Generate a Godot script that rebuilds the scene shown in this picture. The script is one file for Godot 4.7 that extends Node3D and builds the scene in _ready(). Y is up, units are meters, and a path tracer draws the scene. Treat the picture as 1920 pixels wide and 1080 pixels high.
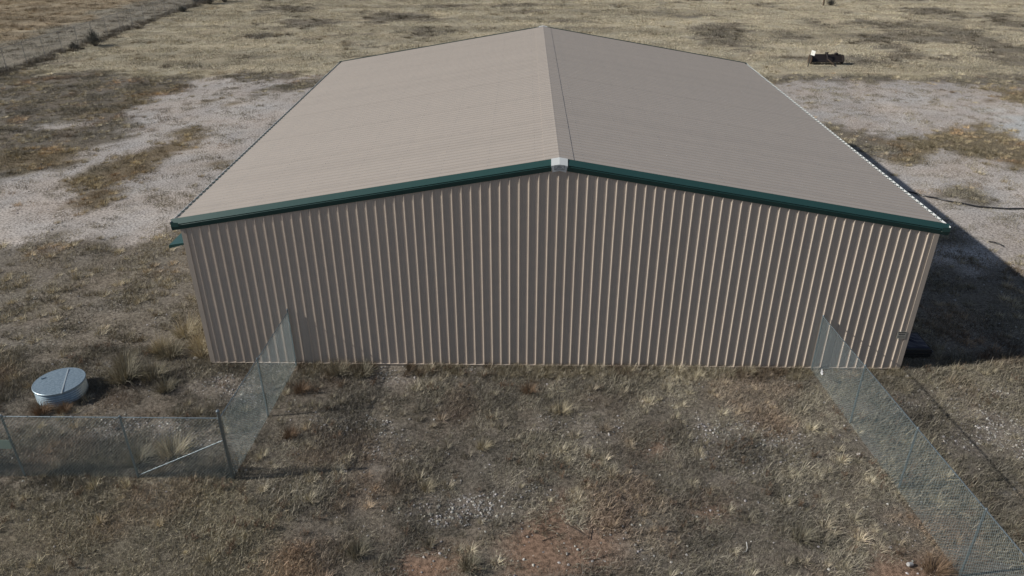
extends Node3D
# A long tan metal shed on dry grassland, seen from the air. x right, y up, z towards the camera; the front wall stands in z = 0.

const HALF := 12.192          # half the width of the shed (80 ft)
const DEEP := 24.95           # its depth
const EAVE := 5.52            # height of the roof edge
const RIDGE := 7.62           # height of the ridge
const SLOPE := (RIDGE - EAVE) / (HALF + 0.15)

var rng := RandomNumberGenerator.new()
var used := {}
var wob := FastNoiseLite.new()      # warps outlines on the ground
var mid := FastNoiseLite.new()      # metre-sized patches
var big := FastNoiseLite.new()      # ten-metre patches
var rel := FastNoiseLite.new()      # the ground's own swells

# ---------------------------------------------------------------- mesh building
class MB:
	var v := PackedVector3Array()
	var n := PackedVector3Array()
	var c := PackedColorArray()
	var tint := Color(1, 1, 1)
	var colored := false
	func tri(a: Vector3, b: Vector3, d: Vector3) -> void:      # counter-clockwise seen from outside
		var nn := (b - a).cross(d - a).normalized()
		v.append(a); v.append(d); v.append(b)
		n.append(nn); n.append(nn); n.append(nn)
		if colored:
			c.append(tint); c.append(tint); c.append(tint)
	func quad(a: Vector3, b: Vector3, d: Vector3, e: Vector3) -> void:
		tri(a, b, d); tri(a, d, e)
	func tri_n(a: Vector3, b: Vector3, d: Vector3, na: Vector3, nb: Vector3, nd: Vector3) -> void:
		v.append(a); v.append(d); v.append(b)
		n.append(na); n.append(nd); n.append(nb)
		if colored:
			c.append(tint); c.append(tint); c.append(tint)
	func box(lo: Vector3, hi: Vector3, t := Transform3D.IDENTITY) -> void:
		var p: Array[Vector3] = []
		for k in 8:
			p.append(t * Vector3(hi.x if k & 1 else lo.x, hi.y if k & 2 else lo.y, hi.z if k & 4 else lo.z))
		quad(p[4], p[5], p[7], p[6]); quad(p[1], p[0], p[2], p[3])
		quad(p[0], p[4], p[6], p[2]); quad(p[5], p[1], p[3], p[7])
		quad(p[6], p[7], p[3], p[2]); quad(p[0], p[1], p[5], p[4])
	func bevel_box(lo: Vector3, hi: Vector3, b: float, t := Transform3D.IDENTITY) -> void:
		# a box whose twelve edges are chamfered
		var cc := (lo + hi) / 2.0
		var h := (hi - lo) / 2.0
		var f := func(s: Vector3, axis: int) -> Vector3:
			var q := Vector3(s.x * (h.x - b), s.y * (h.y - b), s.z * (h.z - b))
			q[axis] = s[axis] * h[axis]
			return t * (cc + q)
		for axis in 3:
			var a1 := (axis + 1) % 3
			var a2 := (axis + 2) % 3
			for s in [-1.0, 1.0]:
				var k: Array[Vector3] = []
				for w in [[-1, -1], [1, -1], [1, 1], [-1, 1]]:
					var q := Vector3.ZERO
					q[axis] = s; q[a1] = w[0]; q[a2] = w[1]
					k.append(f.call(q, axis))
				if s > 0: quad(k[0], k[1], k[2], k[3])
				else: quad(k[3], k[2], k[1], k[0])
			for s in [-1.0, 1.0]:
				for r in [-1.0, 1.0]:
					var q0 := Vector3.ZERO
					q0[a1] = s; q0[a2] = r; q0[axis] = -1.0
					var q1 := q0
					q1[axis] = 1.0
					var k0: Vector3 = f.call(q0, a1)
					var k1: Vector3 = f.call(q1, a1)
					var k2: Vector3 = f.call(q1, a2)
					var k3: Vector3 = f.call(q0, a2)
					if s * r > 0: quad(k1, k0, k3, k2)
					else: quad(k0, k1, k2, k3)
	func tube(path: Array, radius, sides := 8, caps := true) -> void:
		# a round bar along points; radius is a number or one number per point
		var up := Vector3.UP
		var rings: Array = []
		var outs: Array = []
		for i in path.size():
			var d: Vector3 = (path[min(i + 1, path.size() - 1)] - path[max(i - 1, 0)]).normalized()
			if abs(d.dot(up)) > 0.95: up = Vector3.RIGHT if abs(d.x) < 0.9 else Vector3.BACK
			var a := d.cross(up).normalized()
			var b := a.cross(d).normalized()
			up = b
			var r: float = radius if radius is float else radius[i]
			var ring := []
			var out := []
			for k in sides:
				var g := TAU * k / sides
				var o := a * cos(g) + b * sin(g)
				out.append(o); ring.append(path[i] + o * r)
			rings.append(ring); outs.append(out)
		for i in path.size() - 1:
			for k in sides:
				var l := (k + 1) % sides
				tri_n(rings[i][l], rings[i][k], rings[i + 1][k], outs[i][l], outs[i][k], outs[i + 1][k])
				tri_n(rings[i][l], rings[i + 1][k], rings[i + 1][l], outs[i][l], outs[i + 1][k], outs[i + 1][l])
		if caps:
			for e in [0, path.size() - 1]:
				for k in range(1, sides - 1):
					if e == 0: tri(rings[e][0], rings[e][k], rings[e][k + 1])
					else: tri(rings[e][0], rings[e][k + 1], rings[e][k])
	func lathe(profile: Array, sides := 32, at := Vector3.ZERO, smooth := false) -> void:
		# profile of Vector2(radius, height), from the bottom up
		for i in profile.size() - 1:
			var p: Vector2 = profile[i]
			var q: Vector2 = profile[i + 1]
			var s := Vector2(q.y - p.y, p.x - q.x).normalized()
			for k in sides:
				var g := TAU * k / sides
				var g2 := TAU * (k + 1) / sides
				var d := Vector3(cos(g), 0, sin(g))
				var d2 := Vector3(cos(g2), 0, sin(g2))
				var n1 := d * s.x + Vector3.UP * s.y
				var n2 := d2 * s.x + Vector3.UP * s.y
				var a := at + d * p.x + Vector3.UP * p.y
				var b := at + d2 * p.x + Vector3.UP * p.y
				var e := at + d2 * q.x + Vector3.UP * q.y
				var f := at + d * q.x + Vector3.UP * q.y
				if p.x > 0.0001: tri_n(a, e, b, n1, n2, n2)
				if q.x > 0.0001: tri_n(a, f, e, n1, n1, n2)
	func loft(sections: Array, closed := false, caps := false) -> void:
		# strips between equal lists of points; seen from outside the list runs so that (b-a) x (next) points out
		for i in sections.size() - 1:
			var s: Array = sections[i]
			var t: Array = sections[i + 1]
			var m := s.size() if closed else s.size() - 1
			for k in m:
				var l := (k + 1) % s.size()
				quad(s[k], s[l], t[l], t[k])
		if caps:
			for e in [0, sections.size() - 1]:
				var s: Array = sections[e]
				for k in range(1, s.size() - 1):
					if e == 0: tri(s[0], s[k + 1], s[k])
					else: tri(s[0], s[k], s[k + 1])
	func done() -> ArrayMesh:
		var arr := []
		arr.resize(Mesh.ARRAY_MAX)
		arr[Mesh.ARRAY_VERTEX] = v
		arr[Mesh.ARRAY_NORMAL] = n
		if colored: arr[Mesh.ARRAY_COLOR] = c
		var m := ArrayMesh.new()
		m.add_surface_from_arrays(Mesh.PRIMITIVE_TRIANGLES, arr)
		return m

# ---------------------------------------------------------------- nodes, names, metas
func numbered(called: String) -> String:
	used[called] = used.get(called, -1) + 1
	return called if used[called] == 0 else "%s_%03d" % [called, used[called]]

func tag(o: Node, label: String, category: String, group := "") -> void:
	o.set_meta("label", label)
	o.set_meta("category", category)
	if group: o.set_meta("group", group)

func thing(called: String, label: String, category: String, at := Vector3.ZERO, turn := 0.0, group := "") -> Node3D:
	var o := Node3D.new()
	o.name = numbered(called)
	add_child(o, true)
	o.position = at
	o.rotation.y = turn
	tag(o, label, category, group)
	return o

func put(called: String, mesh: Mesh, m: Material, parent: Node = null) -> MeshInstance3D:
	var o := MeshInstance3D.new()
	o.mesh = mesh
	o.material_override = m
	if parent == null:
		o.name = numbered(called)
		add_child(o, true)
	else:
		var k := 0
		var nm := called
		while parent.has_node(nm):
			k += 1
			nm = "%s_%03d" % [called, k]
		o.name = nm
		parent.add_child(o, true)
	return o

# ---------------------------------------------------------------- materials
func lin(r: float, g: float, b: float) -> Color:
	return Color(r, g, b).linear_to_srgb()

func plain(c: Color, rough: float, metal := 0.0) -> StandardMaterial3D:
	var m := StandardMaterial3D.new()
	m.albedo_color = c
	m.roughness = rough
	m.metallic = metal
	m.cull_mode = BaseMaterial3D.CULL_DISABLED
	return m

func noise_tex(freq: float, lo: Color, hi: Color, oct := 4, side := 512, normal := false, bump := 4.0, sd := 1) -> NoiseTexture2D:
	var f := FastNoiseLite.new()
	f.seed = sd
	f.noise_type = FastNoiseLite.TYPE_SIMPLEX
	f.frequency = freq
	f.fractal_octaves = oct
	var t := NoiseTexture2D.new()
	t.width = side
	t.height = side
	t.seamless = true
	t.noise = f
	if normal:
		t.as_normal_map = true
		t.bump_strength = bump
	else:
		var g := Gradient.new()
		g.set_color(0, lo)
		g.set_color(1, hi)
		t.color_ramp = g
	return t

func grained(c: Color, rough: float, metal: float, tex: Texture2D, metres: float, nrm: Texture2D = null, nscale := 0.3) -> StandardMaterial3D:
	var m := plain(c, rough, metal)
	m.albedo_texture = tex
	m.uv1_triplanar = true
	m.uv1_world_triplanar = true
	m.uv1_scale = Vector3.ONE / metres
	if nrm:
		m.normal_enabled = true
		m.normal_texture = nrm
		m.normal_scale = nscale
	return m

# ---------------------------------------------------------------- the ground's kinds
enum { YARD, ROUGH, FIELD, PAD, STRAW, RED, STONES, MIXED, DARK, TRACK, HILL, WHITEPAD, TURF }
# soil colour, share covered by turf, turf colour a and b, chance of a taller tuft, stones per square metre
var kinds := {
	YARD: [Color(0.155, 0.141, 0.125), 0.80, Color(0.375, 0.348, 0.284), Color(0.182, 0.170, 0.146), 0.45, 6.0],
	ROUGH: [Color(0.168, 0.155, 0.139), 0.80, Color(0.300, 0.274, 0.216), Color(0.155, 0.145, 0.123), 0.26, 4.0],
	FIELD: [Color(0.355, 0.327, 0.262), 0.80, Color(0.440, 0.404, 0.316), Color(0.355, 0.327, 0.254), 0.02, 0.0],
	PAD: [Color(0.372, 0.354, 0.352), 0.20, Color(0.28, 0.255, 0.20), Color(0.20, 0.185, 0.15), 0.02, 2.0],
	STRAW: [Color(0.178, 0.152, 0.115), 0.85, Color(0.265, 0.228, 0.160), Color(0.170, 0.150, 0.110), 0.30, 1.0],
	RED: [Color(0.205, 0.146, 0.115), 0.06, Color(0.24, 0.215, 0.165), Color(0.15, 0.138, 0.114), 0.10, 14.0],
	STONES: [Color(0.165, 0.152, 0.142), 0.22, Color(0.26, 0.24, 0.195), Color(0.17, 0.158, 0.135), 0.10, 170.0],
	MIXED: [Color(0.200, 0.186, 0.174), 0.45, Color(0.275, 0.252, 0.202), Color(0.155, 0.144, 0.124), 0.14, 95.0],
	DARK: [Color(0.200, 0.183, 0.155), 0.85, Color(0.205, 0.188, 0.150), Color(0.135, 0.125, 0.105), 0.10, 0.0],
	TRACK: [Color(0.255, 0.240, 0.208), 0.55, Color(0.285, 0.264, 0.212), Color(0.19, 0.177, 0.145), 0.06, 0.0],
	HILL: [Color(0.335, 0.287, 0.218), 0.75, Color(0.385, 0.330, 0.245), Color(0.29, 0.245, 0.178), 0.10, 0.0],
	WHITEPAD: [Color(0.400, 0.410, 0.425), 0.02, Color(0.28, 0.255, 0.20), Color(0.20, 0.185, 0.15), 0.0, 2.0],
	TURF: [Color(0.175, 0.158, 0.130), 0.97, Color(0.405, 0.368, 0.280), Color(0.285, 0.260, 0.204), 0.12, 1.0],
}
const GX0 := -100.0
const GZ0 := -110.0
const CELL := 0.25
const GW := 800
const GH := 520
var zone := PackedByteArray()

func outlines() -> Array:
	return [
		[PAD, [-14, -45.2, -21.2, -45.1, -24.7, -44.2, -31.2, -44.7, -30.1, -41.1, -31.2, -37.2, -31.8, -35, -30.8, -32.4, -28.4, -27.1, -30.1, -24.4, -29.1, -21.5, -31.7, -19, -35.6, -15.8, -36, -10, -30.6, -9, -25.8, -9.4, -23.7, -10.8, -22.4, -10.2, -20, -10, -18.4, -11.7, -12, -13.8]],
		[STRAW, [-25, -30, -23.1, -28.1, -23.6, -24.5, -23.6, -18.5, -23.4, -16.4, -24, -13.3, -25.2, -14.4, -25.8, -17.6, -27.7, -18.2, -26.6, -21.3, -25.5, -25.6]],
		[STRAW, [-19.8, -24.6, -19.4, -21.4, -19.7, -17.9, -20.1, -19, -20.1, -21.4]],
		[STRAW, [-26.4, -36.7, -26, -37.8, -24.8, -36.4, -24.6, -34.7, -25.6, -35.1]],
		[ROUGH, [-24.8, -40.3, -23.2, -42.2, -19.5, -43.9, -18.6, -42.3, -19.9, -40.4, -23.4, -40]],
		[PAD, [-35.2, -29.1, -34.5, -31.6, -32.1, -31.1, -32.4, -29.2, -34.2, -28.4]],
		[STRAW, [-33.5, -40.5, -31.5, -42.5, -30.5, -39.0, -31.8, -33.0, -33.2, -31.5]],
		[STRAW, [-35, -24.5, -31, -26, -29.5, -22.5, -32, -19.5, -37, -17.5]],
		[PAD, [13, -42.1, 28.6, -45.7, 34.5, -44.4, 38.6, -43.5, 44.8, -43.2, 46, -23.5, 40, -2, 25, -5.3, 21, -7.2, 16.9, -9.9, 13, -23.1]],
		[ROUGH, [19.0, -31.2, 21.5, -30.5, 22.6, -27.5, 24.2, -26.3, 21.8, -23.2, 19.9, -24.2, 19, -27.4]],
		[STRAW, [21.7, -23.7, 24.7, -27.5, 28.6, -29.6, 32.6, -31.5, 33.3, -29.2, 33.2, -24.5, 30.6, -20.4, 28.8, -22.1, 28, -24.9, 25.8, -25.2, 22.2, -22.7]],
		[STRAW, [38.1, -41.6, 41.4, -42, 43, -38.1, 40.1, -35.6, 37.1, -36.7, 37.3, -39.4]],
		[WHITEPAD, [35.6, -35.1, 42, -36.4, 42, -25.6, 33.9, -25.6, 32.8, -27.7, 33.3, -30.5]],
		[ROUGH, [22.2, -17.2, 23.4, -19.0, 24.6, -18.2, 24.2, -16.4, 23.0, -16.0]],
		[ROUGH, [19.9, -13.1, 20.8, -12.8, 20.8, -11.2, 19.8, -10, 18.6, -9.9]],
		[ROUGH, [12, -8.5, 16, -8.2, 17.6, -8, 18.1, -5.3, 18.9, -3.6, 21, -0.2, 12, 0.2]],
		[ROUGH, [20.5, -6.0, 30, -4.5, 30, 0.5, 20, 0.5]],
		[RED, [-4.2, 8.7, -3.7, 8.2, -2.9, 8.1, -1.3, 8.0, 0.1, 7.6, 1.1, 7.6, 2.1, 8.2, 2.2, 8.8, 1.0, 9.0, -1.0, 8.9, -3.0, 9.2, -3.4, 10.5, -4.7, 10.5]],
		[YARD, [-3.0, 8.5, -2.2, 8.2, -1.7, 8.6, -1.5, 10.5, -3.2, 10.5]],
		[RED, [-1.3, 7.6, -0.2, 7, 0.1, 7.8, -0.8, 8]],
		[RED, [3.4, 6.8, 4.2, 6.6, 5.3, 6.5, 5.5, 6.9, 4.6, 7.2, 3.5, 7.2]],
		[RED, [7.2, 8.4, 8.7, 8.2, 9.2, 10, 6.6, 10]],
		[RED, [2.5, 4.3, 3.2, 4.0, 3.5, 4.6, 2.9, 4.9]],
		[STONES, [-4.5, 7.2, -3.6, 6.6, -2.2, 6.4, -0.8, 6.3, -0.4, 6.9, -1.8, 7.6, -3, 7.9, -3.9, 7.4]],
		[MIXED, [4.3, 3.3, 5.8, 2.6, 7.4, 3, 8.2, 4.5, 7.7, 5.2, 6.2, 5.4, 4.4, 5.3]],
		[MIXED, [-8.2, 3.3, -6.7, 3.1, -5.1, 3.5, -4, 4.7, -4.5, 5.2, -5.9, 4.8, -7.6, 4.3]],
		[MIXED, [-2.0, 2.6, 0.5, 2.9, 2.4, 3.4, 1.6, 4.1, -0.8, 3.6]],
		[MIXED, [-13.4, 0.4, -12, 0.3, -10.4, 0.6, -9.9, 2.5, -12.5, 2.1]],
		[MIXED, [-7, 0.15, -3, 0.15, -3, 0.75, -5, 0.9, -7, 0.7]],
		[MIXED, [-16, 3.5, -12.5, 3.1, -10.0, 3.2, -10.2, 4.4, -13.5, 4.6]],
		[MIXED, [11.0, 1.4, 13, 1.0, 16.5, 0.9, 17, 3.1, 14, 4.4, 11.3, 3.8]],
		[TURF, [-19, 6.3, -9.3, 6.2, -7.2, 7.2, -5.6, 10.5, -19, 10.5]],
		[DARK, [18.6, -74.4, 26.1, -77.1, 22.2, -59.4, 19.7, -57.7, 19.6, -65.7]],
		[DARK, [36.6, -69.5, 38.5, -68.8, 39.5, -55.4, 37.5, -52.2, 36.4, -53.7, 36, -60.3]],
		[DARK, [47.2, -72.3, 52, -74.4, 52.2, -55.1, 47.7, -47.8, 45.5, -52.4, 46.4, -62.1]],
		[DARK, [34.9, -81.6, 36.4, -79.9, 36.8, -74, 34.1, -73.2]],
		[DARK, [27.4, -71.9, 31, -69.4, 29.7, -61.7, 28.4, -64.9]],
		[DARK, [41, -79, 44, -80, 45, -68, 42.5, -64]],
		[DARK, [52, -92, 56, -92, 57, -80, 53, -78]],
		[DARK, [59, -84, 63, -86, 60, -66, 57, -70]],
		[DARK, [-24, -82.2, -14.6, -86.2, -12.8, -77, -20.6, -74.8]],
		[DARK, [-5.7, -92.8, 0.1, -92.9, -0.7, -89.1, -5.2, -89.5]],
		[DARK, [-33, -78, -28, -80, -27, -72, -31, -70]],
		[DARK, [-39, -90, -31, -92, -30, -86, -37, -84]],
		[DARK, [-15, -71, -10, -72, -11, -66, -14, -66]],
	]

func at_cell(x: float, z: float) -> int:
	var i := int((x - GX0) / CELL)
	var j := int((z - GZ0) / CELL)
	if i < 0 or j < 0 or i >= GW or j >= GH: return FIELD if z < -47.0 else ROUGH
	return zone[j * GW + i]

func lay_zones() -> void:
	zone.resize(GW * GH)
	for j in GH:
		var z := GZ0 + (j + 0.5) * CELL
		for i in GW:
			var x := GX0 + (i + 0.5) * CELL
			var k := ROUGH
			var e := z + wob.get_noise_2d(x, z) * 5.0
			if x < -49.0:
				var h := x + wob.get_noise_2d(x * 0.6, z * 0.6) * 5.0
				k = HILL if h < -58.0 else TRACK
			elif e < -46.5: k = DARK if mid.get_noise_2d(x * 0.13, z * 0.50) + 0.5 * big.get_noise_2d(x, z) > 0.42 else FIELD
			elif x > -9.2 and x < 9.4 and z > -0.1: k = YARD
			zone[j * GW + i] = k
	for o in outlines():
		var q := PackedVector2Array()
		var lo := Vector2(1e9, 1e9)
		var hi := -lo
		for k in range(0, o[1].size(), 2):
			var p := Vector2(o[1][k], o[1][k + 1])
			q.append(p)
			lo = lo.min(p); hi = hi.max(p)
		var far: float = clamp(-(lo.y + hi.y) / 70.0, 0.25, 1.6)
		for j in range(max(0, int((lo.y - 2 - GZ0) / CELL)), min(GH, int((hi.y + 2 - GZ0) / CELL))):
			for i in range(max(0, int((lo.x - 2 - GX0) / CELL)), min(GW, int((hi.x + 2 - GX0) / CELL))):
				var x := GX0 + (i + 0.5) * CELL
				var z := GZ0 + (j + 0.5) * CELL
				var w := Vector2(wob.get_noise_2d(x * 2.0, z * 2.0), wob.get_noise_2d(x * 2.0 + 90.0, z * 2.0)) * far * 2.2
				w += Vector2(wob.get_noise_2d(x * 9.0, z * 9.0), wob.get_noise_2d(x * 9.0, z * 9.0 + 50.0)) * far * 0.9
				if Geometry2D.is_point_in_polygon(Vector2(x, z) + w, q): zone[j * GW + i] = o[0]

func height(x: float, z: float) -> float:
	var edge: float = clamp((abs(x) - HALF - 0.1) / 1.5, 0.0, 1.0)
	if z > 0.0: edge = max(edge, clamp((z - 0.15) / 1.5, 0.0, 1.0))
	if z < -DEEP: edge = 1.0
	return (rel.get_noise_2d(x, z) * 0.10 + rel.get_noise_2d(x * 5.0, z * 5.0) * 0.030) * edge - 0.01

func axis(marks: Array) -> PackedFloat32Array:
	# marks: [from, to, step] in turn
	var out := PackedFloat32Array()
	for m in marks:
		var k := int(round((m[1] - m[0]) / m[2]))
		for i in k: out.append(m[0] + (m[1] - m[0]) * i / k)
	out.append(marks[-1][1])
	return out

func soil(x: float, z: float) -> Color:
	var far := clampf(-z / 20.0, 0.5, 1.6)
	var jx := x + wob.get_noise_2d(x * 31.0, z * 31.0) * far
	var jz := z + wob.get_noise_2d(x * 31.0 + 40.0, z * 31.0) * far
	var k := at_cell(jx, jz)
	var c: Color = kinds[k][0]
	var a := mid.get_noise_2d(x, z)
	var b := big.get_noise_2d(x, z)
	var f := 1.0 + 0.30 * a + 0.22 * b
	if k == FIELD or k == HILL: f = 1.0 + 0.12 * a + 0.14 * b + 0.42 * mid.get_noise_2d(x * 0.05, z * 0.75)
	if k == PAD: f = 1.0 + 0.22 * a + 0.22 * b
	var warm := 0.07 * mid.get_noise_2d(x * 0.7 + 300.0, z * 0.7)
	f *= 1.75     # the grit texture's mean is 0.57
	return Color(c.r * f * (1.0 + warm), c.g * f, c.b * f * (1.0 - warm))

func lay_ground(m: Material) -> void:
	var xs := axis([[-900, -300, 150.0], [-300, -110, 19.0], [-110, -60, 0.8], [-60, -20, 0.3], [-20, 20, 0.2], [20, 50, 0.3], [50, 100, 0.8], [100, 300, 20.0], [300, 900, 150.0]])
	var zs := axis([[-1000, -300, 140.0], [-300, -112, 18.8], [-112, -48, 0.5], [-48, -14, 0.3], [-14, 12, 0.2], [12, 30, 0.9], [30, 100, 10.0], [100, 700, 100.0]])
	var nx := xs.size()
	var nz := zs.size()
	var v := PackedVector3Array(); v.resize(nx * nz)
	var nn := PackedVector3Array(); nn.resize(nx * nz)
	var cc := PackedColorArray(); cc.resize(nx * nz)
	var uv := PackedVector2Array(); uv.resize(nx * nz)
	var id := PackedInt32Array(); id.resize((nx - 1) * (nz - 1) * 6)
	for j in nz:
		for i in nx:
			var x := xs[i]
			var z := zs[j]
			var k := j * nx + i
			var near := absf(x) < 105.0 and z > -112.0 and z < 40.0
			v[k] = Vector3(x, height(x, z) if near else -0.01, z)
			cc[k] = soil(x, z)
			uv[k] = Vector2(x, z) / 3.7
	for j in nz:
		for i in nx:
			var k := j * nx + i
			var l := v[k - 1] if i > 0 else v[k]
			var r := v[k + 1] if i < nx - 1 else v[k]
			var u := v[k - nx] if j > 0 else v[k]
			var d := v[k + nx] if j < nz - 1 else v[k]
			nn[k] = (d - u).cross(r - l).normalized()
	var t := 0
	for j in nz - 1:
		for i in nx - 1:
			var k := j * nx + i
			id[t] = k; id[t + 1] = k + 1; id[t + 2] = k + nx
			id[t + 3] = k + 1; id[t + 4] = k + nx + 1; id[t + 5] = k + nx
			t += 6
	var arr := []
	arr.resize(Mesh.ARRAY_MAX)
	arr[Mesh.ARRAY_VERTEX] = v
	arr[Mesh.ARRAY_NORMAL] = nn
	arr[Mesh.ARRAY_COLOR] = cc
	arr[Mesh.ARRAY_TEX_UV] = uv
	arr[Mesh.ARRAY_INDEX] = id
	var mesh := ArrayMesh.new()
	mesh.add_surface_from_arrays(Mesh.PRIMITIVE_TRIANGLES, arr)
	put("ground", mesh, m).set_meta("kind", "structure")

func ground_material() -> StandardMaterial3D:
	# grit: a grey grain whose mean is about one half, with pale and dark crumbs
	var side := 1024
	var fine := FastNoiseLite.new()
	fine.seed = 5; fine.frequency = 0.11; fine.fractal_octaves = 4
	var mids := FastNoiseLite.new()
	mids.seed = 6; mids.frequency = 0.022; mids.fractal_octaves = 4
	var a := fine.get_seamless_image(side, side).get_data()
	var b := mids.get_seamless_image(side, side).get_data()
	var r := RandomNumberGenerator.new()
	r.seed = 77
	var out := PackedByteArray()
	out.resize(side * side * 3)
	var bump := PackedByteArray()
	bump.resize(side * side)
	var noise := r.randi()
	for k in side * side:
		noise = (noise * 1103515245 + 12345) & 0x7fffffff
		var w := ((noise >> 12) & 255)
		var g := 192 + (a[k] - 128) * 0.80 + (b[k] - 128) * 0.45 + (w - 128) * 0.24
		if w > 251: g += 45
		g = clamp(g, 30, 255)
		out[k * 3] = int(min(255.0, g * 1.02)); out[k * 3 + 1] = int(g); out[k * 3 + 2] = int(g * 0.97)
		bump[k] = int(clamp(a[k] * 0.6 + b[k] * 0.3 + w * 0.1, 0, 255))
	var im := Image.create_from_data(side, side, false, Image.FORMAT_RGB8, out)
	im.generate_mipmaps()
	var bm := Image.create_from_data(side, side, false, Image.FORMAT_L8, bump)
	bm.convert(Image.FORMAT_RGBA8)
	bm.bump_map_to_normal_map(5.0)
	bm.generate_mipmaps()
	var m := StandardMaterial3D.new()
	m.vertex_color_use_as_albedo = true
	m.albedo_texture = ImageTexture.create_from_image(im)
	m.albedo_color = Color(1, 1, 1)
	m.roughness = 0.96
	m.metallic_specular = 0.2
	m.normal_enabled = true
	m.normal_texture = ImageTexture.create_from_image(bm)
	m.normal_scale = 0.9
	return m

# ---------------------------------------------------------------- plants and stones
func blade(b: MB, root: Vector3, dir: Vector3, length: float, width: float, droop: float, segs := 2) -> void:
	# a tapering leaf that starts along dir and bends down
	var side := dir.cross(Vector3.UP)
	side = side.normalized() if side.length() > 0.05 else Vector3.RIGHT
	var ang := rng.randf() * TAU
	side = side.rotated(dir.normalized(), ang * 0.2)
	var p := root
	var d := dir.normalized()
	for s in segs:
		var w0 := width * (1.0 - float(s) / segs)
		var w1 := width * (1.0 - float(s + 1) / segs)
		var q := p + d * (length / segs)
		if s < segs - 1: b.quad(p - side * w0 / 2, p + side * w0 / 2, q + side * w1 / 2, q - side * w1 / 2)
		else: b.tri(p - side * w0 / 2, p + side * w0 / 2, q)
		p = q
		d = (d + Vector3.DOWN * droop).normalized()

func turf_mesh(spread: float, count: int, h: float, w: float) -> ArrayMesh:
	var b := MB.new()
	b.colored = true
	for k in count:
		var g := rng.randf() * TAU
		var r := sqrt(rng.randf()) * spread
		var lean := rng.randf_range(0.2, 1.35)
		var a := rng.randf() * TAU
		var f := 0.42 + 1.25 * pow(rng.randf(), 1.8)
		b.tint = Color(f, f * rng.randf_range(0.94, 1.03), f * rng.randf_range(0.85, 1.05))
		blade(b, Vector3(cos(g) * r, -0.01, sin(g) * r), Vector3(sin(lean) * cos(a), cos(lean), sin(lean) * sin(a)), h * rng.randf_range(0.45, 1.3), w * rng.randf_range(0.7, 1.3), 0.25, 2)
	return b.done()

func bunch_mesh(count: int, h: float, foot: float, w: float, splay: float) -> ArrayMesh:
	var b := MB.new()
	b.colored = true
	for k in count:
		var g := rng.randf() * TAU
		var r := sqrt(rng.randf()) * foot
		var lean := splay * pow(rng.randf(), 0.7) * (0.4 + 0.6 * r / foot)
		var a := g + rng.randf_range(-0.6, 0.6)
		var f := rng.randf_range(0.5, 1.4)
		b.tint = Color(f, f * rng.randf_range(0.93, 1.02), f * rng.randf_range(0.82, 1.02))
		blade(b, Vector3(cos(g) * r, -0.02, sin(g) * r), Vector3(sin(lean) * cos(a), cos(lean), sin(lean) * sin(a)), h * rng.randf_range(0.45, 1.15), w * rng.randf_range(0.7, 1.2), rng.randf_range(0.1, 0.5), 3)
	return b.done()

func weed_mesh(h: float, stems: int) -> ArrayMesh:
	# a dead forb: thin forking stalks with small dry leaves
	var b := MB.new()
	b.colored = true
	for k in stems:
		var a := rng.randf() * TAU
		var lean := rng.randf_range(0.1, 0.8)
		var d := Vector3(sin(lean) * cos(a), cos(lean), sin(lean) * sin(a))
		var p := Vector3(rng.randfn(0, 0.05), -0.02, rng.randfn(0, 0.05))
		var l := h * rng.randf_range(0.6, 1.1)
		var f := rng.randf_range(0.6, 1.2)
		b.tint = Color(f, f, f)
		blade(b, p, d, l, 0.009, 0.08, 3)
		for t in 9:
			var q := p + d * l * rng.randf_range(0.25, 0.95)
			var e := (d + Vector3(rng.randfn(), rng.randf_range(-0.2, 0.8), rng.randfn()) * 0.9).normalized()
			f = rng.randf_range(0.5, 1.35)
			b.tint = Color(f, f * 0.97, f * 0.94)
			blade(b, q, e, h * rng.randf_range(0.12, 0.32), 0.008, 0.1, 2)
			blade(b, q + e * h * 0.1, (e + Vector3(rng.randfn(), rng.randfn(), rng.randfn()) * 0.6).normalized(), h * 0.14, 0.014, 0.1, 1)
	return b.done()

func stone_mesh() -> ArrayMesh:
	# a lump with uneven corners, about 1 across
	var b := MB.new()
	var rings: Array = []
	for i in 3:
		var ring := []
		var y: float = [0.02, 0.32, 0.55][i]
		var r: float = [0.42, 0.50, 0.26][i]
		for k in 6:
			var g := TAU * (k + rng.randf_range(-0.25, 0.25)) / 6.0
			ring.append(Vector3(cos(g) * r * rng.randf_range(0.75, 1.15), y * rng.randf_range(0.85, 1.15) - 0.08, sin(g) * r * rng.randf_range(0.65, 1.0)))
		rings.append(ring)
	for i in 2:
		for k in 6:
			var l := (k + 1) % 6
			b.quad(rings[i][l], rings[i][k], rings[i + 1][k], rings[i + 1][l])
	for k in range(1, 5): b.tri(rings[2][0], rings[2][k + 1], rings[2][k])
	return b.done()

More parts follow.
